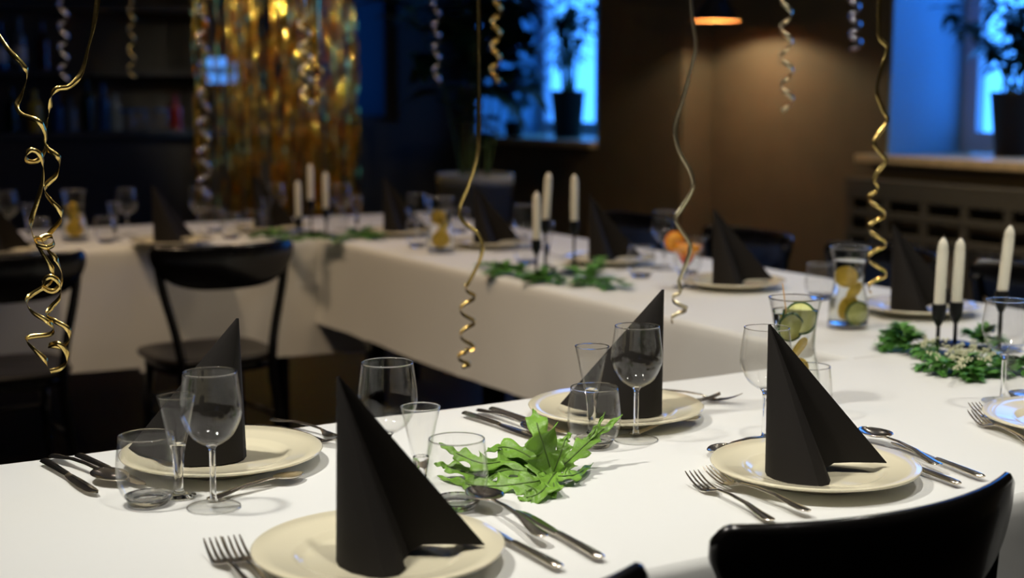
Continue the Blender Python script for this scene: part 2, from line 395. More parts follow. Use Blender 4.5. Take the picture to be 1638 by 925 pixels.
# ------------------------------------------------------------------ potted plants
def leafmesh(b, p, d, up, L, w, bend=.3, mi=0):
    d = d.normalized(); s = d.cross(up)
    if s.length < .1: s = d.cross(Vector((1, 0, 0)))
    s.normalize(); n = s.cross(d)
    R = []
    for i in range(6):
        t = i/5; c = p+d*L*t+n*(-bend*L*t*t); hw = w*math.sin(PI*min(1, .06+.94*t**.8))*.5
        R.append([c-s*hw+n*hw*.25, c, c+s*hw+n*hw*.25])
    b.grid(R, mi)
def pot_mesh(r0, r1, h, n=32):
    b = MB(); b.lathe([(0, 0), (r0, 0), (r1*.98, h*.93), (r1, h*.93), (r1, h), (r1*.93, h), (r1*.9, h*.9), (0, h*.9)], n); return b
def plant(name, loc, rz, label, potm, r0, r1, h, stems, seed, leafL=.11, leafW=.055, spreadx=.3, height=.5, leaves=16, cat='plant', lm='dleaf', trifoliate=False):
    rs = random.Random(seed)
    t = thing(name, loc, rz, label, cat)
    pot_mesh(r0, r1, h).build('pot', potm, t)
    b = MB(); b.lathe([(0, h*.93), (r1*.91, h*.915)], 24); b.build('soil', M['soil'], t)
    bs = MB(); bl = MB()
    for k in range(stems):
        a = rs.uniform(0, 2*PI); lean = rs.uniform(.1, 1)*spreadx; H = height*rs.uniform(.6, 1)
        p0 = Vector((rs.uniform(-.5, .5)*r1, rs.uniform(-.5, .5)*r1, h*.9))
        pts = crom([p0, p0+Vector((math.cos(a)*lean*.3, math.sin(a)*lean*.3, H*.45)), p0+Vector((math.cos(a)*lean*.7, math.sin(a)*lean*.7, H*.8)), p0+Vector((math.cos(a)*lean*1.1, math.sin(a)*lean*1.1, H))], 5)
        bs.tube(pts, lambda q: .006*(1-q*.6), 6)
        for q in range(leaves):
            i = int(len(pts)*rs.uniform(.3, 1)); i = min(i, len(pts)-1)
            aa = rs.uniform(0, 2*PI); d = Vector((math.cos(aa), math.sin(aa), rs.uniform(-.3, .7)))
            leafmesh(bl, pts[i], d, Vector((0, 0, 1)), leafL*rs.uniform(.6, 1.2), leafW*rs.uniform(.7, 1.2), rs.uniform(.1, .6))
    bs.build('stem', M['stem'], t); bl.build('foliage', M[lm], t)
    return t
Yp = 6.45; p = atY(1622, 250, Yp)
plant('potted_plant', (p.x, p.y, 1.0), .3, 'leafy green plant in black pot on the right windowsill', M['pot'], .085, .115, .29, 15, 5, .11, .055, .42, .5, 24)
p = atY(908, 212, 9.05)
plant('potted_plant', (p.x, p.y, 1.0), .3, 'spiky green plant in black pot on the back windowsill', M['pot'], .085, .11, .30, 15, 8, .16, .05, .24, .7, 13)
p = atY(822, 214, 9.3)
plant('potted_plant', (p.x, p.y, 1.0), .3, 'low bushy plant with small pot at far end of back windowsill', M['pot'], .05, .07, .1, 9, 12, .1, .07, .2, .36, 18)
p = atY(760, 278, 7.6)
t = plant('planter_with_tree', (p.x, p.y, 0), 0, 'big grey bowl planter holding a tall dark leafy houseplant', M['bowl'], .13, .205, p.z, 10, 21, .3, .16, .45, 1.3, 13)

# ------------------------------------------------------------------ tables and cloths
def table(name, u0, u1, v0, v1, label, legs):
    t = thing(name, fr((u0+u1)/2, (v0+v1)/2, 0), PI/6, label, 'table', 'banquet tables')
    L, Wd = u1-u0, v1-v0
    b = MB(); b.box((0, 0, .731), (L-.03, Wd-.03, .025)); b.build('tabletop', M['blackw'], t, smooth=False)
    b = MB(); b.box((0, 0, .69), (L-.2, Wd-.16, .055)); b.build('apron', M['blackw'], t, smooth=False)
    for lu, lv in legs:
        b = MB(); b.box((lu-(u0+u1)/2, lv-(v0+v1)/2, .34), (.055, .055, .68)); b.build('leg', M['blackw'], t, smooth=False, bevel=.004)
A = (-.45, 2.86, 1.28, 2.125); Cc = (2.03, 2.86, 2.125, 5.78); D = (-2.6, 2.03, 4.96, 5.78)
table('banquet_table', *A, 'near banquet table under the white cloth with the fern leaf', [(-.35, 1.4), (-.35, 2.0), (2.76, 1.4), (2.76, 2.0), (.885, 1.4), (.885, 2.0)])
table('banquet_table', *Cc, 'long banquet table on the right running to the back', [(2.13, 2.3), (2.76, 2.3), (2.10, 3.55), (2.10, 3.75), (2.76, 3.6), (2.10, 4.62), (2.76, 5.68)])
table('banquet_table', *D, 'back banquet table behind the two empty chairs', [(-2.5, 5.1), (-2.5, 5.68), (1.9, 5.06), (1.9, 5.68), (0, 5.06), (0, 5.68)])
def cloth(name, rect, skirts, label, seed, amp=.008):
    # rect in room frame; skirts: list of (P, Q, normal, drop, flare0, flare1)
    u0, u1, v0, v1 = rect; b = MB(); nu = max(2, int((u1-u0)/.04)); nv = max(2, int((v1-v0)/.04))
    def zt(p): return .7505+.0009*(noise.noise(Vector((p.x*4+seed, p.y*4, 0)))) + .0012*noise.noise(Vector((p.x*1.3, p.y*9+seed, 3)))
    P = []
    for i in range(nu+1):
        row = []
        for j in range(nv+1):
            p = fr(u0+(u1-u0)*i/nu, v0+(v1-v0)*j/nv); row.append(Vector((p.x, p.y, zt(p))))
        P.append(row)
    b.grid([r[::-1] for r in P])
    for (a, q, nrm, drop, e0, e1) in skirts:
        a = Vector(a); q = Vector(q); nrm = Vector(nrm); L = (q-a).length; n = int(L/.02); rows = []
        dr = [0, 0.004, .012, .03, .06, .1, .15, .2, .26, .32, .38, 1]
        dr = [0, .004, .012]+[.03+(drop-.03)*k/9 for k in range(10)]
        off = [0, .006, .010]+[.012]*10
        for k, (d, of) in enumerate(zip(dr, off)):
            row = []
            for i in range(n+1):
                s = L*i/n; t = d/drop
                f = (.5+.5*noise.noise(Vector((s*3.1+seed*7, t*.7, 0))))*.028 + (.5+.5*noise.noise(Vector((s*9+seed, t*1.2, 5))))*.012
                f *= t**1.2
                ss = s + (e1*t*.12*(s/L)**6 if e1 else 0) - (e0*t*.12*(1-s/L)**6 if e0 else 0)
                f += t*.05*((s/L)**20*e1+(1-s/L)**20*e0)
                w = a+(q-a)*(ss/L)+nrm*(of+f)
                p = fr(w.x, w.y); hem = drop*(1+.012*math.sin(s*5+seed))
                row.append(Vector((p.x, p.y, (zt(p) if k == 0 else .7505)-d*hem/drop)))
            rows.append(row)
        b.grid([r for r in rows])
    o = b.build(name, M['cloth']); tag(o, label, 'tablecloth', 'white tablecloths'); return o
cloth('tablecloth', A, [((A[0], A[2]), (A[1], A[2]), (0, -1), .285, 1, 1), ((A[0], A[3]), (2.03, A[3]), (0, 1), .28, 1, 0), ((A[0], A[2]), (A[0], A[3]), (-1, 0), .3, 1, 1), ((A[1], A[2]), (A[1], A[3]), (1, 0), .3, 1, 0)],
      'bright white cloth on the near table under the front place settings', 1)
cloth('tablecloth', Cc, [((2.03, 2.122), (2.03, 4.945), (-1, 0), .32, 0, 0), ((2.86, 2.14), (2.86, 5.78), (1, 0), .3, 0, 1)],
      'white cloth on the long right table, its long side hanging towards the chairs', 5)
cloth('tablecloth', (1.33, 2.03, 4.96, 5.78), [((1.33, 4.96), (2.10, 4.96), (0, -1), .44, 0, 1), ((1.33, 5.78), (2.03, 5.78), (0, 1), .3, 0, 0)],
      'white cloth at the inner corner of the back table, behind the middle chair', 9)
cloth('tablecloth', (D[0], 1.33, 4.96, 5.78), [((D[0], 4.96), (1.335, 4.96), (0, -1), .42, 1, 0), ((D[0], 5.78), (1.335, 5.78), (0, 1), .3, 0, 0)],
      'white cloth on the left part of the back table behind the leftmost chair', 13)

# ------------------------------------------------------------------ chairs
def mkchair():
    # faces +y (towards the table); origin on the floor below the seat centre
    t = thing('bistro_chair', (0, 0, 0), 0, 'x', 'chair')
    b = MB(); N = 40; top = []; bot = []
    out = []
    for i in range(N):
        a = 2*PI*i/N; c, s = math.cos(a), math.sin(a); e = .55
        x = .205*math.copysign(abs(c)**e, c)*(1+.06*s); y = .2*math.copysign(abs(s)**e, s); out.append((x, y))
    rings = []
    for sc, z in ((.0, .432), (.93, .43), (.985, .434), (1, .441), (.99, .449), (.94, .452), (.8, .446), (.0, .442)):
        rings.append([Vector((x*sc, y*sc, z)) for x, y in out]+[Vector((out[0][0]*sc, out[0][1]*sc, z))])
    b.grid(rings); b.build('seat', M['seatw'], t)
    b = MB(); rings = []
    for sc, z in ((.84, .40), (.9, .40), (.9, .432), (.84, .432), (.84, .40)):
        rings.append([Vector((x*sc, y*sc, z)) for x, y in out]+[Vector((out[0][0]*sc, out[0][1]*sc, z))])
    b.grid(rings); b.build('seat_frame', M['blackw'], t)
    # curved backrest: wide crescent
    b = MB(); R = .46; hw = .238; n = 44; rows = []
    for i in range(n+1):
        s = math.sin(-PI/2+PI*i/n); ang = s*math.asin(hw/R); a = abs(s)
        x = R*math.sin(ang); yb = -.235-(R*math.cos(ang)-R)
        top_ = .818-.024*max(0, (a-.90)/.10)**2.4
        low_ = .794-.118*max(0, 1-a**3.2)**.55
        th = .009; h = top_-low_
        k = min(1, h/.03)
        yo = lambda z: -.06*(z-.78)*1.0           # the rail leans back slightly
        rows.append([Vector((x, yb+th*.3*k+yo(low_), low_)), Vector((x, yb+th*k+yo(low_), low_+h*.12)), Vector((x, yb+th*k+yo(top_), top_-h*.10)), Vector((x, yb+th*.4*k+yo(top_), top_)),
                     Vector((x, yb-th*.4*k+yo(top_), top_)), Vector((x, yb-th*k+yo(top_), top_-h*.10)), Vector((x, yb-th*k+yo(low_), low_+h*.12)), Vector((x, yb-th*.3*k+yo(low_), low_)), Vector((x, yb+th*.3*k+yo(low_), low_))])
    b.grid(rows); b.add(rows[0][:-1], [tuple(range(8))]); b.add(rows[-1][:-1], [tuple(range(8))[::-1]])
    b.build('backrest', M['blackw'], t)
    for sx in (-1, 1):
        b = MB(); pts = crom([(sx*.214, -.166, .78), (sx*.198, -.172, .68), (sx*.15, -.19, .45), (sx*.165, -.2, .25), (sx*.19, -.235, 0)], 5)
        b.tube(pts, lambda q: .0155*(1-.25*abs(q-.5)), 10); b.build('rear_leg', M['blackw'], t)
        b = MB(); b.tube([(sx*.15, .14, .43), (sx*.16, .15, .2), (sx*.175, .165, 0)], lambda q: .017-.005*q, 10); b.build('front_leg', M['blackw'], t)
    b = MB()
    for sx in (-1, 1): b.tube([(sx*.160, -.197, .25), (sx*.162, .15, .23)], .008, 8)
    b.tube([(-.16, .15, .28), (.16, .15, .28)], .008, 8)
    b.build('stretcher', M['blackw'], t)
    return t
chairs = Kind(mkchair, 'black bistro chairs')
def chair(u, v, face, label): return chairs.put(fr(u, v, 0), face, label)
F30 = PI/6
chair(1.185, 1.372, F30+.0, 'black bistro chair nearest the camera, its curved backrest at lower right')
chair(.585, 1.32, F30+.0, 'black bistro chair whose backrest tip shows at the bottom edge')
chair(1.44, 4.50, F30+.02, 'black bistro chair standing in the middle before the back table')
chair(.79, 4.53, F30-.02, 'black bistro chair cut by the left edge before the back table')
F120 = PI/6+PI/2
for v, w in [(2.6, 'black bistro chair behind the long table, nearest of the row, beside the three right candles'), (3.2, 'black bistro chair behind the long table beyond the lemon carafe'), (3.84, 'black bistro chair behind the long table next to the cocktail'), (4.5, 'black bistro chair behind the long table beyond the middle candles')]:
    chair(2.98, v, F120, w)

# ------------------------------------------------------------------ tableware
def mkplate():
    b = MB(); b.lathe([(0, .004), (.078, .004), (.079, .0), (.084, .0), (.087, .006), (.10, .011), (.125, .015), (.1445, .020), (.146, .0225), (.144, .024), (.125, .0195), (.102, .0155), (.096, .0145), (.090, .0095), (.082, .007), (0, .0065)], 96)
    o = b.build('dinner_plate', M['china']); return tag(o, 'x', 'plate')
plates = Kind(mkplate, 'cream dinner plates')
def mknapkin():
    t = None
    base = [(-.046, .004, .0075), (-.047, -.016, .0075), (-.041, -.035, .0075), (-.026, -.055, .0075), (-.004, -.070, .0075), (.013, -.074, .0075), (.028, -.064, .0075), (.034, -.046, .009),
            (.029, -.028, .010), (.030, -.006, .0075), (.034, .004, .010), (.05, .003, .0205), (.075, -.001, .0225), (.1, -.003, .0225), (.122, -.004, .0225),
            (.10, .022, .020), (.06, .040, .0165), (.02, .045, .0085), (-.02, .036, .0085), (-.04, .02, .0085)]
    apex = Vector((-.046, .010, .220))
    b = MB(); n = 14; P = []
    bp = [Vector(q) for q in base]
    for q in bp+[bp[0]]:
        row = []
        for k in range(n+1):
            s = k/n; s2 = s; row.append(apex+(q-apex)*(.015+.985*s2))
        P.append(row)
    b.grid(P)
    o = b.build('folded_napkin', M['napkin'], solid=.0014)
    md = o.modifiers.new('edge', 'EDGE_SPLIT'); md.split_angle = math.radians(38)
    return tag(o, 'x', 'napkin')
napkins = Kind(mknapkin, 'folded black paper napkins')
def rimring(b, r, z, q, n=56):          # the polished bead of solid glass along a rim
    b.lathe([(r+q*math.cos(a), z+q*math.sin(a)) for a in [2*PI*k/8 for k in range(9)]], n, mi=1)
def mkwine():
    t = thing('wine_glass', (0, 0, 0), 0, 'x', 'glass')
    b = MB(); outp = prof([(.0045, .083), (.014, .0865), (.028, .098), (.0385, .120), (.0400, .135), (.0375, .158), (.0345, .180)], 5)
    inp = [(max(0, r-.0011), z+.001) for r, z in outp[::-1]]; inp = [q for q in inp if q[1] > .0865]
    b.lathe(outp+[(.0342, .1806)]+inp+[(0, .088)], 56); rimring(b, .0342, .1803, .0007); b.build('bowl', [M['glass'], M['solid']], t)
    b = MB(); b.lathe(prof([(.0056, .0085), (.0040, .02), (.0038, .06), (.0042, .078), (.008, .0845), (0, .0855)], 3), 32); b.build('stem', M['solid'], t)
    b = MB(); b.lathe(prof([(0, .0), (.030, .0), (.0345, .0012), (.033, .0026), (.014, .0045), (.0056, .0085)], 3), 48); rimring(b, .0342, .0013, .0008); b.build('foot', [M['glass'], M['solid']], t)
    return t
wines = Kind(mkwine, 'wine glasses')
def mkflute():
    t = thing('schnapps_glass', (0, 0, 0), 0, 'x', 'glass')
    b = MB(); o_ = [(.0255, .138), (.022, .122), (.0165, .095), (.0115, .073)]
    b.lathe([(.0245, .138)]+o_[::1], 40)
    b.lathe([(.0243, .1375), (.0208, .121), (.0150, .095), (.0098, .076), (.005, .0725), (0, .0715)], 40); rimring(b, .0249, .138, .0009); b.build('bowl', [M['glass'], M['solid']], t)
    b = MB(); b.lathe(prof([(0, 0), (.019, 0), (.0225, .001), (.021, .003), (.009, .006), (.0058, .012), (.0060, .03), (.0080, .055), (.0105, .070), (.009, .0735), (0, .072)], 3), 40); b.build('stem', M['solid'], t)
    return t
flutes = Kind(mkflute, 'schnapps glasses')
def mktumbler():
    t = thing('tumbler', (0, 0, 0), 0, 'x', 'glass')
    b = MB(); o_ = prof([(.024, .0), (.0285, .006), (.0375, .022), (.0412, .040), (.0402, .062), (.0365, .092)], 5)
    i_ = [(r-.0013, z) for r, z in o_[::-1] if z > .012]
    b.lathe(o_+i_, 56); rimring(b, .0359, .092, .0009); b.build('bowl', [M['glass'], M['solid']], t)
    b = MB(); b.lathe([(0, .001), (.019, .001), (.022, -.0), (.0245, .0005), (.0290, .008), (.031, .0125), (.02, .010), (0, .0085)], 48); b.build('base', M['solid'], t)
    return t
tumblers = Kind(mktumbler, 'stemless tumblers')

def strip(b, secs, mi=0):                # secs: (x, halfwidth, z, thickness)
    rows = []
    for x, w, z, th in secs:
        rows.append([Vector((x, -w, z)), Vector((x, -w*.6, z+th*.7)), Vector((x, 0, z+th)), Vector((x, w*.6, z+th*.7)), Vector((x, w, z)), Vector((x, w*.5, z-th*.5)), Vector((x, -w*.5, z-th*.5)), Vector((x, -w, z))])
    b.grid(rows); b.add(rows[0][:-1], [tuple(range(7))]); b.add(rows[-1][:-1], [tuple(range(7))[::-1]])
# cutlery points along +x from handle end (0) to tip
def handle(b, L0, zmid=.008):
    strip(b, [(0, .003, .0045, .0015), (.004, .0075, .0045, .002), (.012, .0092, .0045, .0025), (.03, .0078, .006, .0025), (.06, .0048, zmid, .0024), (.10, .0034, zmid+.001, .0022), (L0, .0028, zmid-.001, .0022)])
def mkfork():
    t = thing('fork', (0, 0, 0), 0, 'x', 'cutlery')
    b = MB(); handle(b, .132, .010); b.build('handle', M['steel'], t)
    b = MB(); strip(b, [(.130, .0028, .009, .002), (.138, .006, .0065, .0018), (.146, .0112, .004, .0015), (.154, .0128, .0035, .0013), (.160, .0128, .004, .0012)])
    b.build('neck', M['steel'], t)
    b = MB()
    for k in range(4):
        y = (-1.5+k)*.0072
        rows = []
        for x, z, w in [(.158, .004, .0027), (.170, .0058, .0021), (.184, .0095, .0018), (.196, .0145, .0015), (.203, .018, .0008)]:
            yy = y*(1-.06*(x-.158)/.04)
            rows.append([Vector((x, yy-w, z)), Vector((x, yy, z+.0009)), Vector((x, yy+w, z)), Vector((x, yy, z-.0009)), Vector((x, yy-w, z))])
        b.grid(rows)
    b.build('tine', M['steel'], t)['kind'] = 'thing'
    return t
def spoon_mesh(t, L0, bl, bw):
    b = MB(); handle(b, L0, .010); b.build('handle', M['steel'], t)
    b = MB(); n = 14; rows = []
    for i in range(n+1):
        s = i/n; x = L0-.004+bl*s; hw = bw*math.sin(PI*min(.999, max(.03, s**.85)))**.62*(1-.08*s)+.0008
        row = []
        for j in range(9):
            q = -1+2*j/8; row.append(Vector((x, hw*q, .0085-.0065*(1-q*q)*math.sin(PI*s)**.7+.002*(1-s)+.001)))
        rows.append(row)
    b.grid(rows); b.build('bowl', M['steel'], t, solid=.0011)
def mkspoon():
    t = thing('soup_spoon', (0, 0, 0), 0, 'x', 'cutlery'); spoon_mesh(t, .135, .068, .022); return t
def mkdspoon():
    t = thing('dessert_spoon', (0, 0, 0), 0, 'x', 'cutlery'); spoon_mesh(t, .115, .05, .0155); return t
def mkknife():
    t = thing('table_knife', (0, 0, 0), 0, 'x', 'cutlery')
    b = MB(); strip(b, [(0, .004, .0055, .002), (.003, .0075, .0055, .004), (.015, .0082, .0058, .0045), (.06, .0066, .006, .0042), (.095, .006, .006, .004), (.102, .0052, .006, .0035)]); b.build('handle', M['steel'], t)
    b = MB(); rows = []
    for x, w0, w1 in [(.100, -.005, .005), (.108, -.0062, .006), (.13, -.0085, .0068), (.165, -.0102, .0070), (.19, -.0098, .0066), (.204, -.007, .0052), (.212, -.001, .002)]:
        rows.append([Vector((x, w0, .0052)), Vector((x, (w0+w1)/2, .0062)), Vector((x, w1, .0066)), Vector((x, w1, .0046)), Vector((x, (w0+w1)/2, .0046)), Vector((x, w0, .0052))])
    b.grid(rows); b.build('blade', M['steel'], t)
    return t
forks = Kind(mkfork, 'steel forks'); spoons = Kind(mkspoon, 'steel soup spoons'); dspoons = Kind(mkdspoon, 'steel dessert spoons'); knives = Kind(mkknife, 'steel table knives')
LEN = {'fork': .203, 'spoon': .2, 'dspoon': .165, 'knife': .212}
def cut(kind, hp, tp, label, z=.752, full=None, L=None):
    """handle end pixel hp, tip pixel tp on the cloth; if full is 'tip' the tip pixel is exact, else the handle end is"""
    k = {'fork': forks, 'spoon': spoons, 'dspoon': dspoons, 'knife': knives}[kind]
    a, c = at(*hp, .757), at(*tp, .757); d = (c-a); d.z = 0; d.normalize()
    if full == 'tip': a = c-d*LEN[kind]
    a.z = z
    return k.put(a, math.atan2(d.y, d.x), label, 1.1 if kind == 'spoon' else None)
def onT(k, px, py, label, rz=0, z=.7515, scale=None):
    p = at(px, py, z); return k.put(p, rz, label, scale)
def plate(px, py, label):
    p = at(px, py, .77); p.z = .7515; return plates.put(p, 0, label)
def napkin(pl, dx, dy, rz, label, sc=None):
    p = pl.location; return napkins.put(Vector((p.x+dx, p.y+dy, .7515)), rz, label, sc)

# front setting
p0 = plate(606, 876, 'cream plate at the front, cut by the bottom edge of the photo')
napkin(p0, 0, 0, 0, 'largest black napkin, standing on the front plate')
onT(tumblers, 731, 812, 'empty tumbler right of the front napkin with fern showing through')
onT(flutes, 674, 818, 'short schnapps glass behind the slope of the front napkin')
onT(wines, 622, 790, 'wine glass rising behind the front napkin')
cut('spoon', (922, 903), (764, 800), 'soup spoon crossing over the knives right of front plate', z=.7605, full='tip')
cut('knife', (962, 893), (790, 797), 'table knife furthest right of the front plate')
cut('knife', (896, 908), (775, 845), 'table knife closest to the right rim of front plate')
cut('fork', (440, 985), (340, 877), 'left fork of the pair at the bottom edge, left of front plate', full='tip')
cut('fork', (470, 985), (370, 874), 'right fork of the pair at the bottom edge, beside front plate rim', full='tip')
# right setting
p1 = plate(1303, 744, 'cream plate right of centre behind the nearest chair')
napkin(p1, -.022, 0, 0, 'black napkin standing on the plate right of centre')
onT(wines, 1222, 708, 'wine glass half hidden by the right black napkin')
onT(tumblers, 1292, 668, 'tumbler behind the right black napkin', scale=.95)
cut('fork', (1235, 832), (1085, 757), 'fork left of the right plate with its handle nearer the camera')
cut('fork', (1294, 823), (1103, 754), 'fork left of the right plate with its handle nearer the rim', z=.7565)
cut('spoon', (1554, 777), (1388, 701), 'soup spoon lying over knives right of the right plate', z=.7605, full='tip')
cut('knife', (1572, 764), (1410, 702), 'table knife furthest from the rim of the right plate')
cut('knife', (1534, 775), (1400, 725), 'table knife closest to the rim of the right plate')
cut('dspoon', (1260, 688), (1131, 727), 'dessert spoon tip showing behind the right plate', full='tip')
# left setting
p2 = plate(355, 723, 'cream plate at left behind the wine glass')
napkin(p2, -.015, 0, PI, 'black napkin standing on the left plate')
onT(tumblers, 238, 806, 'leftmost empty tumbler on the near table')
onT(flutes, 287, 795, 'schnapps glass between the left tumbler and wine glass')
onT(wines, 342, 812, 'tall wine glass at left beside the schnapps glass')
cut('knife', (75, 740), (155, 789), 'table knife at far left, nearest the camera of the trio', full='tip')
cut('spoon', (104, 736), (188, 770), 'soup spoon at far left beside the tumbler', full='tip')
cut('knife', (130, 731), (232, 776), 'table knife seen through the leftmost tumbler', full='tip')
cut('dspoon', (340, 796), (489, 759), 'dessert spoon in front of the left plate', full='tip')
cut('fork', (452, 690), (547, 712), 'fork right of the left plate, nearer the camera', full='tip')
cut('fork', (480, 682), (562, 703), 'fork right of the left plate, nearer the table edge', full='tip')
# middle setting
p3 = plate(985, 651, 'cream plate in the centre behind the fern leaf')
napkin(p3, .03, 0, PI, 'black napkin standing on the centre plate')
onT(tumblers, 950, 714, 'empty tumbler touched by the fern leaf in the centre')
onT(flutes, 946, 699, 'schnapps glass standing inside the view of the centre tumbler', scale=1.05)
onT(wines, 1017, 704, 'wine glass before the centre napkin')
cut('knife', (742, 661), (852, 697), 'table knife at centre, furthest left of three', full=None)
cut('spoon', (765, 655), (865, 690), 'soup spoon at centre between the two knives')
cut('knife', (785, 654), (905, 692), 'table knife at centre whose blade reaches the centre plate')
cut('dspoon', (985, 699), (1121, 669), 'dessert spoon in front of the centre plate', full='tip')
cut('fork', (1085, 640), (1152, 641), 'fork right of the centre plate, nearer its rim', full='tip')
cut('fork', (1100, 633), (1184, 643), 'fork right of the centre plate, further from the rim', full='tip')
# third near setting cut by the right edge
p4 = plate(1722, 668, 'cream plate cut by the right edge of the photo')
napkin(p4, 0, 0, 0, 'black napkin on the plate at the right edge')
onT(wines, 1603, 643, 'large wine glass at the right edge before the candles')
onT(tumblers, 1642, 640, 'tumbler at the right edge behind the cut plate')
cut('fork', (1640, 706), (1556, 668), 'fork at the right edge nearer the camera', full='tip')
cut('fork', (1665, 700), (1557, 656), 'fork at the right edge nearer the plate rim', full='tip')
# settings along the far side of the long table
def cset(px, py, who, rz=0, dx=-.02, extra=True, glasses=True):
    pl = plate(px, py, 'cream plate '+who)
    napkin(pl, dx, 0, rz, 'black napkin on the plate '+who)
    if glasses:
        p = pl.location; u = .8660254*p.x+.5*p.y; v = -.5*p.x+.8660254*p.y
        flutes.put(fr(u-.22, v+.02, .7515), 0, 'schnapps glass before the plate '+who)
        tumblers.put(fr(u-.24, v+.11, .7515), 0, 'tumbler before the plate '+who)
        wines.put(fr(u-.20, v+.19, .7515), 0, 'wine glass before the plate '+who)
        if extra:
            knives.put(fr(u+.1, v-.19, .752), F30+PI, 'table knife beside the plate '+who)
            forks.put(fr(u+.1, v+.19, .752), F30+PI, 'fork beside the plate '+who)
cset(1468, 489, 'nearest on the far side of the long table', glasses=False)
cset(1172, 449, 'behind the cocktail on the long table', glasses=False, dx=-.01)
cset(975, 412, 'behind the middle candle trio', rz=0)
cset(788, 386, 'beyond the middle carafe on the long table', rz=0)
cset(642, 368, 'at the far corner of the tables', rz=0, glasses=False)
cset(275, 384, 'behind the middle empty chair', rz=.9, glasses=False)
cset(8, 398, 'at the left edge of the back table', rz=0, glasses=False, dx=-.03)
cset(435, 362, 'on the far side of the back table', rz=0, glasses=False)
onT(wines, 1062, 432, 'wine glass beside the orange cocktail')
onT(tumblers, 1025, 444, 'tumbler left of the orange cocktail')
onT(tumblers, 1312, 478, 'tumbler left of the lemon carafe on the long table')
onT(tumblers, 1100, 440, 'tumbler behind the orange cocktail')
for px, py, w in [(205, 378, 'wine glass on the back table right of the left carafe'), (320, 376, 'wine glass on the back table beside the middle chair napkin'), (443, 366, 'wine glass on the back table left of the small candles'), (548, 368, 'wine glass on the back table right of the small candles'), (14, 385, 'wine glass on the back table at the left edge')]:
    onT(wines, px, py, w)
for px, py, w in [(184, 384, 'schnapps glass left of the back wine glass'), (48, 388, 'schnapps glass on the back table near left edge'), (428, 372, 'schnapps glass left of the small candle trio'), (571, 372, 'schnapps glass right of the small candle trio')]:
    onT(flutes, px, py, w)
for px, py, w in [(170, 388, 'tumbler between the left carafe and back wine glass'), (62, 390, 'tumbler left of the back left carafe'), (370, 382, 'tumbler on the back table behind the middle chair'), (408, 375, 'tumbler on the back table left of the greenery'), (345, 372, 'tumbler on the back table beside the gold fringe'), (540, 382, 'tumbler on the back table right of the small candles'), (735, 372, 'tumbler right of the middle carafe')]:
    onT(tumblers, px, py, w)

# carafes with lemon and cucumber water
def carafe(px, py, word, cuke=False, seed=0, level=.15):
    p = at(px, py, .7515); rs = random.Random(seed)
    t = thing('carafe', p, rs.uniform(0, 1), 'glass carafe '+word, 'carafe', 'carafes of lemon water')
    o_ = prof([(0, 0), (.043, .0), (.047, .004), (.047, .02), (.0445, .055), (.037, .092), (.0355, .11), (.039, .150), (.0460, .186)], 5)
    i_ = [(r-.002, z) for r, z in o_[::-1] if z > .008]
    b = MB(); b.lathe(o_+i_+[(0, .008)], 56); rimring(b, .0452, .186, .0013); b.build('body', [M['glass'], M['solid']], t)
    w = MB(); win = [(r-.0024, z) for r, z in o_ if .009 < z < level]
    w.lathe([(0, .0085)]+win+[(0, win[-1][1])], 48); o = w.build('water', M['water']); o.location = p; tag(o, 'water in the glass carafe '+word, 'drink', 'carafe water')
    # lemon slices and cucumber standing in the water
    sl = [(.0, .005, .045, .3, 0), (.012, -.006, .085, 1.1, 0), (-.008, .004, .118, -.4, 0)]
    if cuke: sl = [(.004, .004, .052, .5, 0), (-.012, -.008, .135, .2, 1), (.008, .002, .095, 1.2, 0), (.014, .006, .150, -.5, 1)]
    elif seed == 2: sl += [(.022, -.016, .035, .2, 1)]
    for k, (x, y, z, tl, kd) in enumerate(sl):
        nm = 'cucumber_slice' if kd else 'lemon_slice'; R = .029 if z < .06 or z > .14 else .025
        b = MB(); b.lathe([(0, -.0016), (R*.88, -.0016), (R*.88, .0016), (0, .0016)], 28)
        o = b.build(nm, M['cuke'] if kd else M['lemon'])
        o.location = p+Vector((x*.7, y*.7, z)); o.rotation_euler = (PI/2+tl*.35, 0, tl+rs.uniform(-.3, .3))
        tag(o, '%s, %s in the carafe %s' % (nm.replace('_', ' '), ['lowest', 'second lowest', 'third from the bottom', 'topmost of four'][k], word.split(',')[0]), 'fruit', 'slices in the carafes')
        b = MB(); b.lathe([(R*.88, -.0018), (R, -.0014), (R, .0014), (R*.88, .0018), (R*.88, -.0018)], 28); b.build('rind', M['rind'] if kd else M['lemon'], o)
    if cuke:
        b = MB(); b.tube([(0, 0, 0), (-.014, .006, .10)], .0011, 6); o = b.build('cocktail_pick', M['straw']); o.location = p+Vector((-.008, 0, .11))
        tag(o, 'thin wooden pick sticking out of the nearest carafe', 'pick')
carafe(1268, 645, 'nearest, behind the right black napkin', True, 1, .168)
carafe(1356, 524, 'on the long table before the plates', False, 2, .160)
carafe(705, 404, 'in the middle, left of the candle trio', False, 3, .15)
carafe(120, 386, 'at far left on the back table', False, 4, .14)

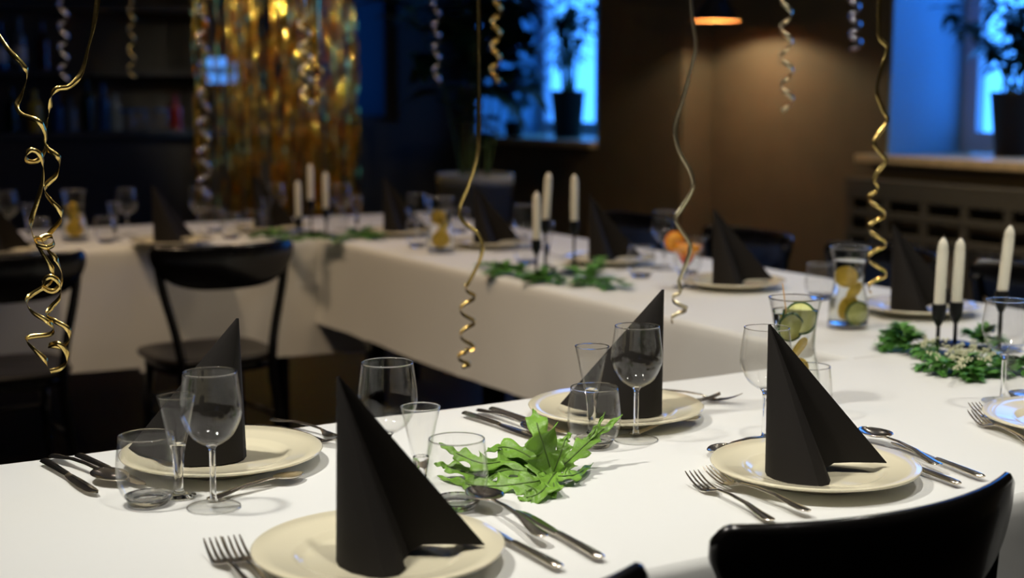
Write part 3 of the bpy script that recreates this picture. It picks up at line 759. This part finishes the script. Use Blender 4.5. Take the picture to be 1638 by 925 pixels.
# cocktail
p = at(1097, 459, .7515)
t = thing('cocktail_glass', p, 0, 'wide stemmed cocktail glass on the long table', 'glass')
b = MB(); o_ = prof([(.004, .060), (.011, .064), (.020, .076), (.028, .090), (.044, .106), (.052, .134)], 5); b.lathe(o_+[(r-.0012, z+.001) for r, z in o_[::-1]]+[(0, .062)], 48); rimring(b, .0514, .134, .001); b.build('bowl', [M['glass'], M['solid']], t)
b = MB(); b.lathe(prof([(0, 0), (.031, 0), (.034, .0015), (.012, .004), (.004, .012), (.0036, .045), (.006, .060), (0, .061)], 3), 40); b.build('stem', M['solid'], t)
mdk = bpy.data.materials.new('cocktail_drink'); mdk.use_nodes = True; nt = mdk.node_tree; bs = nt.nodes['Principled BSDF']; bs.inputs['Roughness'].default_value = .2
tc = nt.nodes.new('ShaderNodeTexCoord'); sp = nt.nodes.new('ShaderNodeSeparateXYZ'); cr = nt.nodes.new('ShaderNodeValToRGB')
mr = nt.nodes.new('ShaderNodeMapRange'); mr.inputs['From Min'].default_value = .066; mr.inputs['From Max'].default_value = .118
cr.color_ramp.elements[0].color = rgb(215, 50, 30); cr.color_ramp.elements[1].color = rgb(246, 165, 50); cr.color_ramp.elements[0].position = .15; cr.color_ramp.elements[1].position = .75
nt.links.new(tc.outputs['Object'], sp.inputs[0]); nt.links.new(sp.outputs['Z'], mr.inputs['Value']); nt.links.new(mr.outputs[0], cr.inputs[0]); nt.links.new(cr.outputs[0], bs.inputs['Base Color'])
b = MB(); b.lathe([(0, .0635)]+[(max(0, r-.0016), z+.0012) for r, z in o_ if z < .121]+[(0, .1225)], 40); o = b.build('cocktail', mdk); o.location = p; tag(o, 'orange and red layered drink in the cocktail glass', 'drink')
b = MB(); b.lathe([(0, -.003), (.026, -.003), (.026, .003), (0, .003)], 32); o = b.build('orange_slice', mat('orange_flesh', rgb(245, 170, 60), .4, var=.12)); o.location = p+Vector((-.034, -.01, .128)); o.rotation_euler = (PI/2, .5, .3)
tag(o, 'orange slice hooked on the rim of the cocktail glass', 'fruit')
b = MB(); b.lathe([(.026, -.0032), (.029, -.003), (.029, .003), (.026, .0032), (.026, -.0032)], 32); b.build('rind', mat('orange_rind', rgb(240, 130, 20), .45), o)

# candlesticks and candles
def mkstick(h):
    t = thing('candlestick', (0, 0, 0), 0, 'x', 'candlestick')
    b = MB(); b.lathe([(0, 0), (.045, 0), (.046, .002), (.043, .004), (.006, .005), (0, .005)], 40); b.build('base', M['iron'], t)
    b = MB(); b.tube([(0, 0, .004), (0, 0, h-.03)], .0042, 10); b.build('stem', M['iron'], t)
    b = MB(); b.lathe(prof([(0, h-.045), (.005, h-.044), (.008, h-.038), (.013, h-.028), (.0145, h-.018), (.0145, h), (.012, h), (.0118, h-.018), (0, h-.019)], 3), 28); b.build('cup', M['iron'], t)
    return t
def mkcandle():
    t = thing('candle', (0, 0, 0), 0, 'x', 'candle')
    b = MB(); b.lathe([(0, 0), (.0105, 0), (.0113, .003), (.0113, .128), (.0102, .133), (.0110, .137), (.0088, .147), (.003, .156), (0, .157)], 28); b.build('wax', M['wax'], t)
    b = MB(); b.tube([(0, 0, .155), (.0005, 0, .164)], .0009, 6); b.build('wick', M['wick'], t); return t
candles = Kind(mkcandle, 'ivory taper candles')
def cndl(px, py, h, who, lean=0, sc=1):
    p = at(px, py, .7515); s = mkstick(h); s.location = p; s['label'] = 'black candlestick '+who; s['group'] = 'black candlesticks'
    c = candles.put(p+Vector((0, 0, h-.018)), 0, 'ivory candle on the candlestick '+who, sc); c.rotation_euler = (0, lean, 0)
cndl(1499, 568, .105, 'nearest of the right trio', .02)
cndl(1527, 552, .092, 'in the middle of the right trio', .02)
cndl(1598, 560, .125, 'rightmost and tallest with tilted candle', .075)
cndl(858, 447, .115, 'leftmost of the middle trio')
cndl(872, 440, .165, 'tallest, in the centre of the middle trio', .06)
cndl(918, 436, .155, 'rightmost of the middle trio')
cndl(478, 378, .07, 'leftmost of the far trio')
cndl(498, 372, .125, 'tallest, in the centre of the far trio')
cndl(522, 376, .10, 'rightmost of the far trio')

# ------------------------------------------------------------------ greenery
def lobed(b, pts, W, nl=5, seed=0, cup=.15, tipw=0):
    """one lobed frond along a spine; wavy pointed lobes on both sides"""
    rs = random.Random(seed); sp = crom(pts, 14); n = len(sp); rows = []
    offL = rs.uniform(0, .5)
    for i in range(n):
        t = i/(n-1); T = (sp[min(i+1, n-1)]-sp[max(i-1, 0)]).normalized()
        s = T.cross(Vector((0, -.58, .81)))
        if s.length < .15: s = Vector((1, 0, 0))
        s.normalize(); nn = s.cross(T)
        env = (math.sin(PI*min(1, (.10+.9*t)))**.75)*(1-.55*t)
        row = []
        for sd in (-1, 1):
            ph = (t*nl+offL*(sd > 0)) % 1
            lob = (ph/.72 if ph < .72 else (1-ph)/.28)
            lw = W*env*(.38+.68*lob**1.2)*.98+.0006
            col = []
            for q in (1, .66, .33):
                wv = .0022*math.sin(t*nl*2*PI*1.6+sd+q*2)
                # lobes point forward
                col.append(sp[i]+s*sd*lw*q+T*(W*.35*lob*q*q*env)+nn*(cup*lw*q*q+wv*q))
            row.append(col)
        rows.append(row[0]+[sp[i]]+row[1][::-1])
    b.grid(rows)
    b.tube([q+Vector((0, 0, .0004)) for q in sp[:int(n*.8)]], .0009, 5, mi=1)
def P3(px, py, h, dY=0):                 # point at pixel, raised h above the cloth
    return at(px, py, .7515+h)
t = thing('fern_leaf', at(880, 765, .7515), 0, 'fresh green lobed fern leaves lying on the near cloth in the centre', 'leaf')
loc = t.location.copy()
frd = [  # base, mid, tip as (px,py,height above cloth), width
    ([(884, 762, .010), (872, 722, .045), (862, 690, .075), (853, 655, .098)], .046, 3.2, 1),
    ([(880, 765, .012), (912, 735, .025), (950, 700, .045), (996, 664, .072)], .024, 5, 2),
    ([(882, 762, .010), (830, 738, .020), (775, 742, .028), (735, 728, .035), (702, 709, .050)], .028, 5, 3),
    ([(878, 768, .008), (820, 752, .016), (770, 762, .012), (720, 748, .014), (694, 742, .022)], .026, 5, 4),
    ([(880, 766, .010), (850, 772, .012), (800, 778, .007), (752, 776, .004), (700, 762, .003)], .027, 5, 5),
    ([(884, 762, .014), (868, 785, .012), (850, 795, .005), (828, 797, .002)], .026, 3, 6),
    ([(880, 766, .012), (845, 730, .030), (808, 716, .035), (775, 724, .042)], .026, 4, 7),
    ([(884, 762, .010), (905, 762, .014), (925, 758, .012), (948, 742, .006)], .017, 3, 8),
    ([(884, 766, .010), (886, 780, .012), (884, 790, .006), (882, 797, .002)], .016, 2, 9),
    ([(884, 760, .012), (897, 727, .040), (904, 705, .055), (915, 694, .066)], .018, 3, 10),
    ([(880, 765, .012), (920, 728, .022), (948, 695, .050), (968, 660, .078)], .010, 5, 11),
]
for k, (pts, w, nl, sd) in enumerate(frd):
    b = MB(); lobed(b, [P3(*q)-loc for q in pts], w, nl, sd); b.build('frond', [M['leaf'], M['stem']], t, solid=.0005)
b = MB(); b.tube(crom([P3(878, 768, .006)-loc, P3(905, 766, .006)-loc, P3(925, 764, .003)-loc], 4), .0016, 6); b.build('stem', M['stem'], t)

def sprig(px, py, label, tips, seed, blossom=0):
    t = thing('fern_sprig', at(px, py, .7515), 0, label, 'greenery', 'fern sprigs around the candlesticks'); loc = t.location.copy(); rs = random.Random(seed)
    b = MB(); bs = MB()
    for (tx, ty, h) in tips:
        e = P3(tx, ty, h)-loc; L = e.length; pts = crom([(0, 0, .006), e*.5+Vector((0, 0, .012)), e], 12)
        bs.tube(pts, .0012, 5)
        n = len(pts)
        for i in range(2, n):
            T = (pts[i]-pts[i-1]).normalized(); s = T.cross(Vector((0, 0, 1))).normalized()
            for sd in (-1, 1):
                d = T*.6+s*sd+Vector((0, 0, rs.uniform(-.1, .7)))
                leafmesh(b, pts[i], d, Vector((0, 0, 1)), (.036*(1-.6*i/n)+.008)*rs.uniform(.8, 1.2), .012, .3)
    # keep leaves above the cloth
    for v in b.v: v.z = max(v.z, .001)
    b.build('leaflets', M['fern'], t); bs.build('stem', M['stem'], t)
    return t
sprig(810, 436, 'green fern sprig left of the middle candle trio', [(768, 424, .01), (780, 440, .008), (838, 430, .02), (800, 424, .02), (845, 442, .01)], 1)
sprig(872, 450, 'small green fern sprig in front of the middle candles', [(845, 450, .01), (880, 432, .03), (900, 452, .008), (862, 438, .02)], 2)
sprig(945, 452, 'green fern sprig with upright tip right of the middle candles', [(1008, 458, .012), (905, 428, .02), (962, 412, .05), (975, 462, .006), (920, 455, .01), (955, 428, .04)], 3)
sprig(1450, 560, 'green sprig left of the right candle trio', [(1409, 556, .008), (1420, 532, .03), (1440, 520, .045), (1490, 570, .01), (1412, 545, .02), (1460, 540, .03)], 4)
sprig(1535, 592, 'broad green sprig in front of the right candle trio', [(1470, 586, .008), (1580, 600, .006), (1560, 608, .004), (1500, 594, .01), (1600, 585, .012), (1545, 578, .02)], 5)
sprig(1620, 590, 'green sprig at the right edge behind the wine glass', [(1640, 580, .02), (1590, 575, .02), (1660, 598, .008), (1600, 600, .006)], 6)
sprig(1570, 555, 'upright green sprig between the right candles', [(1552, 535, .03), (1580, 525, .04), (1600, 548, .02)], 7)
sprig(440, 381, 'green sprig left of the far candle trio', [(402, 378, .01), (470, 384, .01), (425, 372, .02), (455, 372, .02)], 8)
sprig(575, 378, 'green sprig right of the far candle trio', [(612, 376, .02), (540, 384, .01), (590, 366, .03), (560, 370, .02), (600, 382, .006)], 9)
sprig(505, 384, 'green sprig before the far candle trio', [(470, 386, .01), (540, 386, .01), (505, 376, .02)], 10)
# small pale blossoms (gypsophila) among the right candles
t = thing('blossom_bunch', at(1540, 575, .7515), 0, 'bunch of tiny pale blossoms among the right candles', 'flowers'); loc = t.location.copy(); rs = random.Random(5)
b = MB(); bs = MB()
for k in range(80):
    q = P3(1545+rs.gauss(0, 26), 565+rs.gauss(0, 9), rs.uniform(.01, .05))-loc
    if k % 2 == 0: q = P3(1478+rs.gauss(0, 12), 548+rs.gauss(0, 7), rs.uniform(.01, .04))-loc if k % 6 == 0 else q
    bs.tube([Vector((q.x*.6, q.y*.6, .004)), q], .0005, 4)
    for j in range(4):
        c = q+Vector((rs.gauss(0, .004), rs.gauss(0, .004), rs.gauss(0, .003))); r = .0024
        b.lathe([(0, -r), (r*.8, -r*.6), (r, 0), (r*.8, r*.6), (0, r)], 6, c)
b.build('blossoms', M['flower'], t)['kind'] = 'stuff'; bs.build('stem', M['stem'], t)

# ------------------------------------------------------------------ curling gift ribbons hanging from the ceiling
def ribbon(pts, w, m, label, group='curled foil ribbons', tw=0., parent=None, name='curling_ribbon', axis=None):
    w *= 1.45
    pts = [Vector(p) for p in pts]; n = len(pts); rows = []; prev = None
    for i in range(n):
        T = (pts[min(i+1, n-1)]-pts[max(i-1, 0)]).normalized()
        # width direction stays near the curl's vertical axis, turning gently where the ribbon hangs straight
        ax = Vector((math.sin(tw*i*.05)*.25, .1*math.cos(tw*i*.05), 1)).normalized()
        wd = ax-T*ax.dot(T)
        h = Vector((1, .7*math.sin(tw*i*.3), 0)); h = h-T*h.dot(T)
        k = max(0, 1-wd.length/.45)
        wd = wd+h*k*(1 if wd.dot(h) >= 0 else -1)
        if prev is not None and wd.dot(prev) < 0: wd = -wd
        wd.normalize()
        if prev is not None: wd = (prev*.6+wd*.4); wd = (wd-T*wd.dot(T)).normalized()
        prev = wd
        rows.append([pts[i]-wd*w/2, pts[i]+wd*w/2])
    b = MB(); b.grid(rows); o = b.build(name, m, parent, solid=.00015)
    if not parent: tag(o, label, 'ribbon', group)
    return o
def drop(top, P, n):                    # straight from the ceiling, then along the points
    k = 24; a = [top+(P[0]-top)*(i/k) for i in range(k)]
    return a+(crom(P, n) if len(P) > 1 else list(P))
def hang(Y, strait, helix, w, m, label, tw=.5, n=9):
    """strait: list of (px,py[,dY]); helix: (x0,y0,x1,y1,rpx,turns,phase) list"""
    P = []
    for q in strait: P.append(atY(q[0], q[1], Y+(q[2] if len(q) > 2 else 0)))
    top = P[0].copy(); top.z = HC
    pts = drop(top, P, n)
    for (x0, y0, x1, y1, r0, r1, turns, ph) in helix:
        N = int(turns*22)
        for i in range(N+1):
            t = i/N; c = atY(x0+(x1-x0)*t, y0+(y1-y0)*t, Y); r = (r0+(r1-r0)*t)*Y/FPX; a = ph+2*PI*turns*t
            k = min(1, t*turns*3)
            pts.append(c+Vector((math.cos(a)*r*k, math.sin(a)*r*k, 0)))
    return ribbon(pts, w, m, label, tw=tw)
# two ribbons at the left that cross and curl together
Yr = 2.1
def zz(l, Y=Yr): return [atY(x, y, Y+d) for x, y, d in l]
Ls = zz([(-60, -60, .1), (0, 60, 0), (36, 103, -.01), (44, 120, 0), (36, 148, .012), (27, 168, .01), (34, 183, 0), (60, 193, -.01), (71, 208, 0), (74, 225, .01), (72, 240, .012), (60, 257, .01), (45, 258, 0), (41, 248, -.012), (50, 240, -.015), (63, 246, -.01), (69, 262, 0), (68, 290, .01), (60, 320, .01), (50, 352, .01), (51, 372, 0), (62, 396, -.012), (82, 428, -.012), (86, 442, 0), (72, 458, .012), (50, 472, .012), (42, 484, 0), (52, 500, -.012), (74, 513, -.012), (86, 524, 0), (80, 535, .012), (50, 539, .01), (42, 545, 0), (55, 560, -.012), (72, 575, -.01), (76, 586, -.004)])
ribbon(drop(Vector((Ls[0].x-.15, Ls[0].y+.1, HC)), Ls, 8), .0052, M['gold'], 'gold curling ribbon entering from the left edge', tw=.35)
Ls = zz([(157, -5, .0), (150, 40, 0), (140, 80, .01), (130, 116, .01), (112, 138, 0), (92, 142, -.012), (82, 152, -.008), (80, 175, 0), (74, 200, .01), (70, 225, .0), (76, 238, -.01), (92, 250, -.012), (96, 262, 0), (90, 280, .012), (74, 296, .01), (72, 308, 0), (84, 324, -.012), (97, 338, -.008), (97, 352, 0), (84, 368, .012), (70, 382, .012), (57, 382, 0), (58, 392, -.012), (74, 396, -.014), (86, 390, 0), (82, 378, .012), (66, 382, .008), (76, 400, -.01), (90, 415, -.012), (99, 438, 0), (96, 456, .01), (84, 466, .01), (68, 458, 0), (72, 446, -.01), (84, 443, -.012), (96, 455, -.003), (96, 475, .01), (82, 492, .012), (74, 506, 0), (88, 514, -.012), (108, 526, -.01), (112, 542, 0), (100, 554, .012), (82, 553, .008), (78, 553, 0), (92, 550, -.014), (106, 562, -.008), (108, 578, 0), (95, 590, .008), (80, 595, .004)])
ribbon(drop(Vector((Ls[0].x+.1, Ls[0].y, HC)), Ls, 8), .0055, M['gold'], 'gold curling ribbon from the top left corner with a long tail', tw=.4)
hang(2.9, [(766, -20), (766, 90), (766, 150), (766, 200), (763, 250), (748, 300), (734, 335), (742, 356), (762, 372), (771, 390), (768, 415), (752, 448)],
     [(748, 455, 748, 560, 13, 12, 2.6, PI), (744, 560, 742, 590, 12, 10, 1.3, 0)], .0055, M['gold'], 'thin gold curling ribbon hanging in the centre over the hem', tw=.4)
hang(2.75, [(1104, -20), (1108, 30), (1113, 70), (1108, 100), (1092, 160), (1080, 205), (1086, 240), (1104, 275), (1108, 300), (1092, 330), (1080, 350), (1092, 372), (1104, 392), (1098, 420), (1086, 450)],
     [(1088, 462, 1086, 515, 12, 13, 1.6, 0)], .0055, M['silver'], 'pale gold curling ribbon hanging over the cocktail', tw=.3)
hang(3.6, [(1257, -20)], [(1257, -15, 1259, 178, 9, 10, 4.2, 1)], .008, M['silver'], 'pale gold ribbon curl ending against the lit brown wall', tw=.3)
hang(5.0, [(1366, -20)], [(1366, -15, 1368, 82, 9, 10, 3.4, 0)], .010, M['silver2'], 'silver ribbon curl at the top between wall and window', tw=.3)
hang(3.0, [(1407, -20), (1405, 40), (1408, 62), (1420, 78), (1410, 110), (1403, 145), (1412, 175), (1420, 192), (1405, 215), (1398, 230), (1408, 245), (1417, 258), (1404, 275), (1397, 290)],
     [(1403, 295, 1404, 468, 13, 15, 3.6, 0)], .0062, M['gold'], 'gold curling ribbon in front of the right window sill', tw=.4)
hang(4.6, [(486, -20), (486, 10)], [(486, 20, 490, 175, 11, 9, 4.2, 0)], .009, M['silver'], 'pale gold ribbon curl before the fringe curtain', tw=.3)
hang(5.0, [(508, -20), (508, 60)], [(508, 80, 510, 170, 9, 9, 2.6, 0)], .009, M['gold'], 'gold ribbon curl before the right part of fringe curtain', tw=.3)
hang(4.6, [(795, -20)], [(795, -10, 792, 130, 8, 8, 3.6, 2)], .009, M['gold'], 'short gold ribbon curl before the back window', tw=.3)
hang(5.6, [(325, -20)], [(324, -10, 328, 315, 9, 10, 7, 0)], .010, M['silver2'], 'long silver ribbon curl at left side of the fringe curtain', tw=.3)
hang(5.6, [(100, -20)], [(100, -10, 102, 135, 8, 8, 4.2, 0)], .010, M['silver2'], 'faint silver ribbon curl before the bar shelf', tw=.3)
hang(5.8, [(698, -20)], [(698, -10, 699, 138, 7, 6, 4.2, 0)], .009, M['silver2'], 'faint silver ribbon curl before the tall plant', tw=.3)
hang(6.0, [(210, -20)], [(210, 0, 210, 125, 5, 6, 4, 0)], .007, M['gold'], 'faint gold ribbon curl in the middle of the bar', tw=.3)
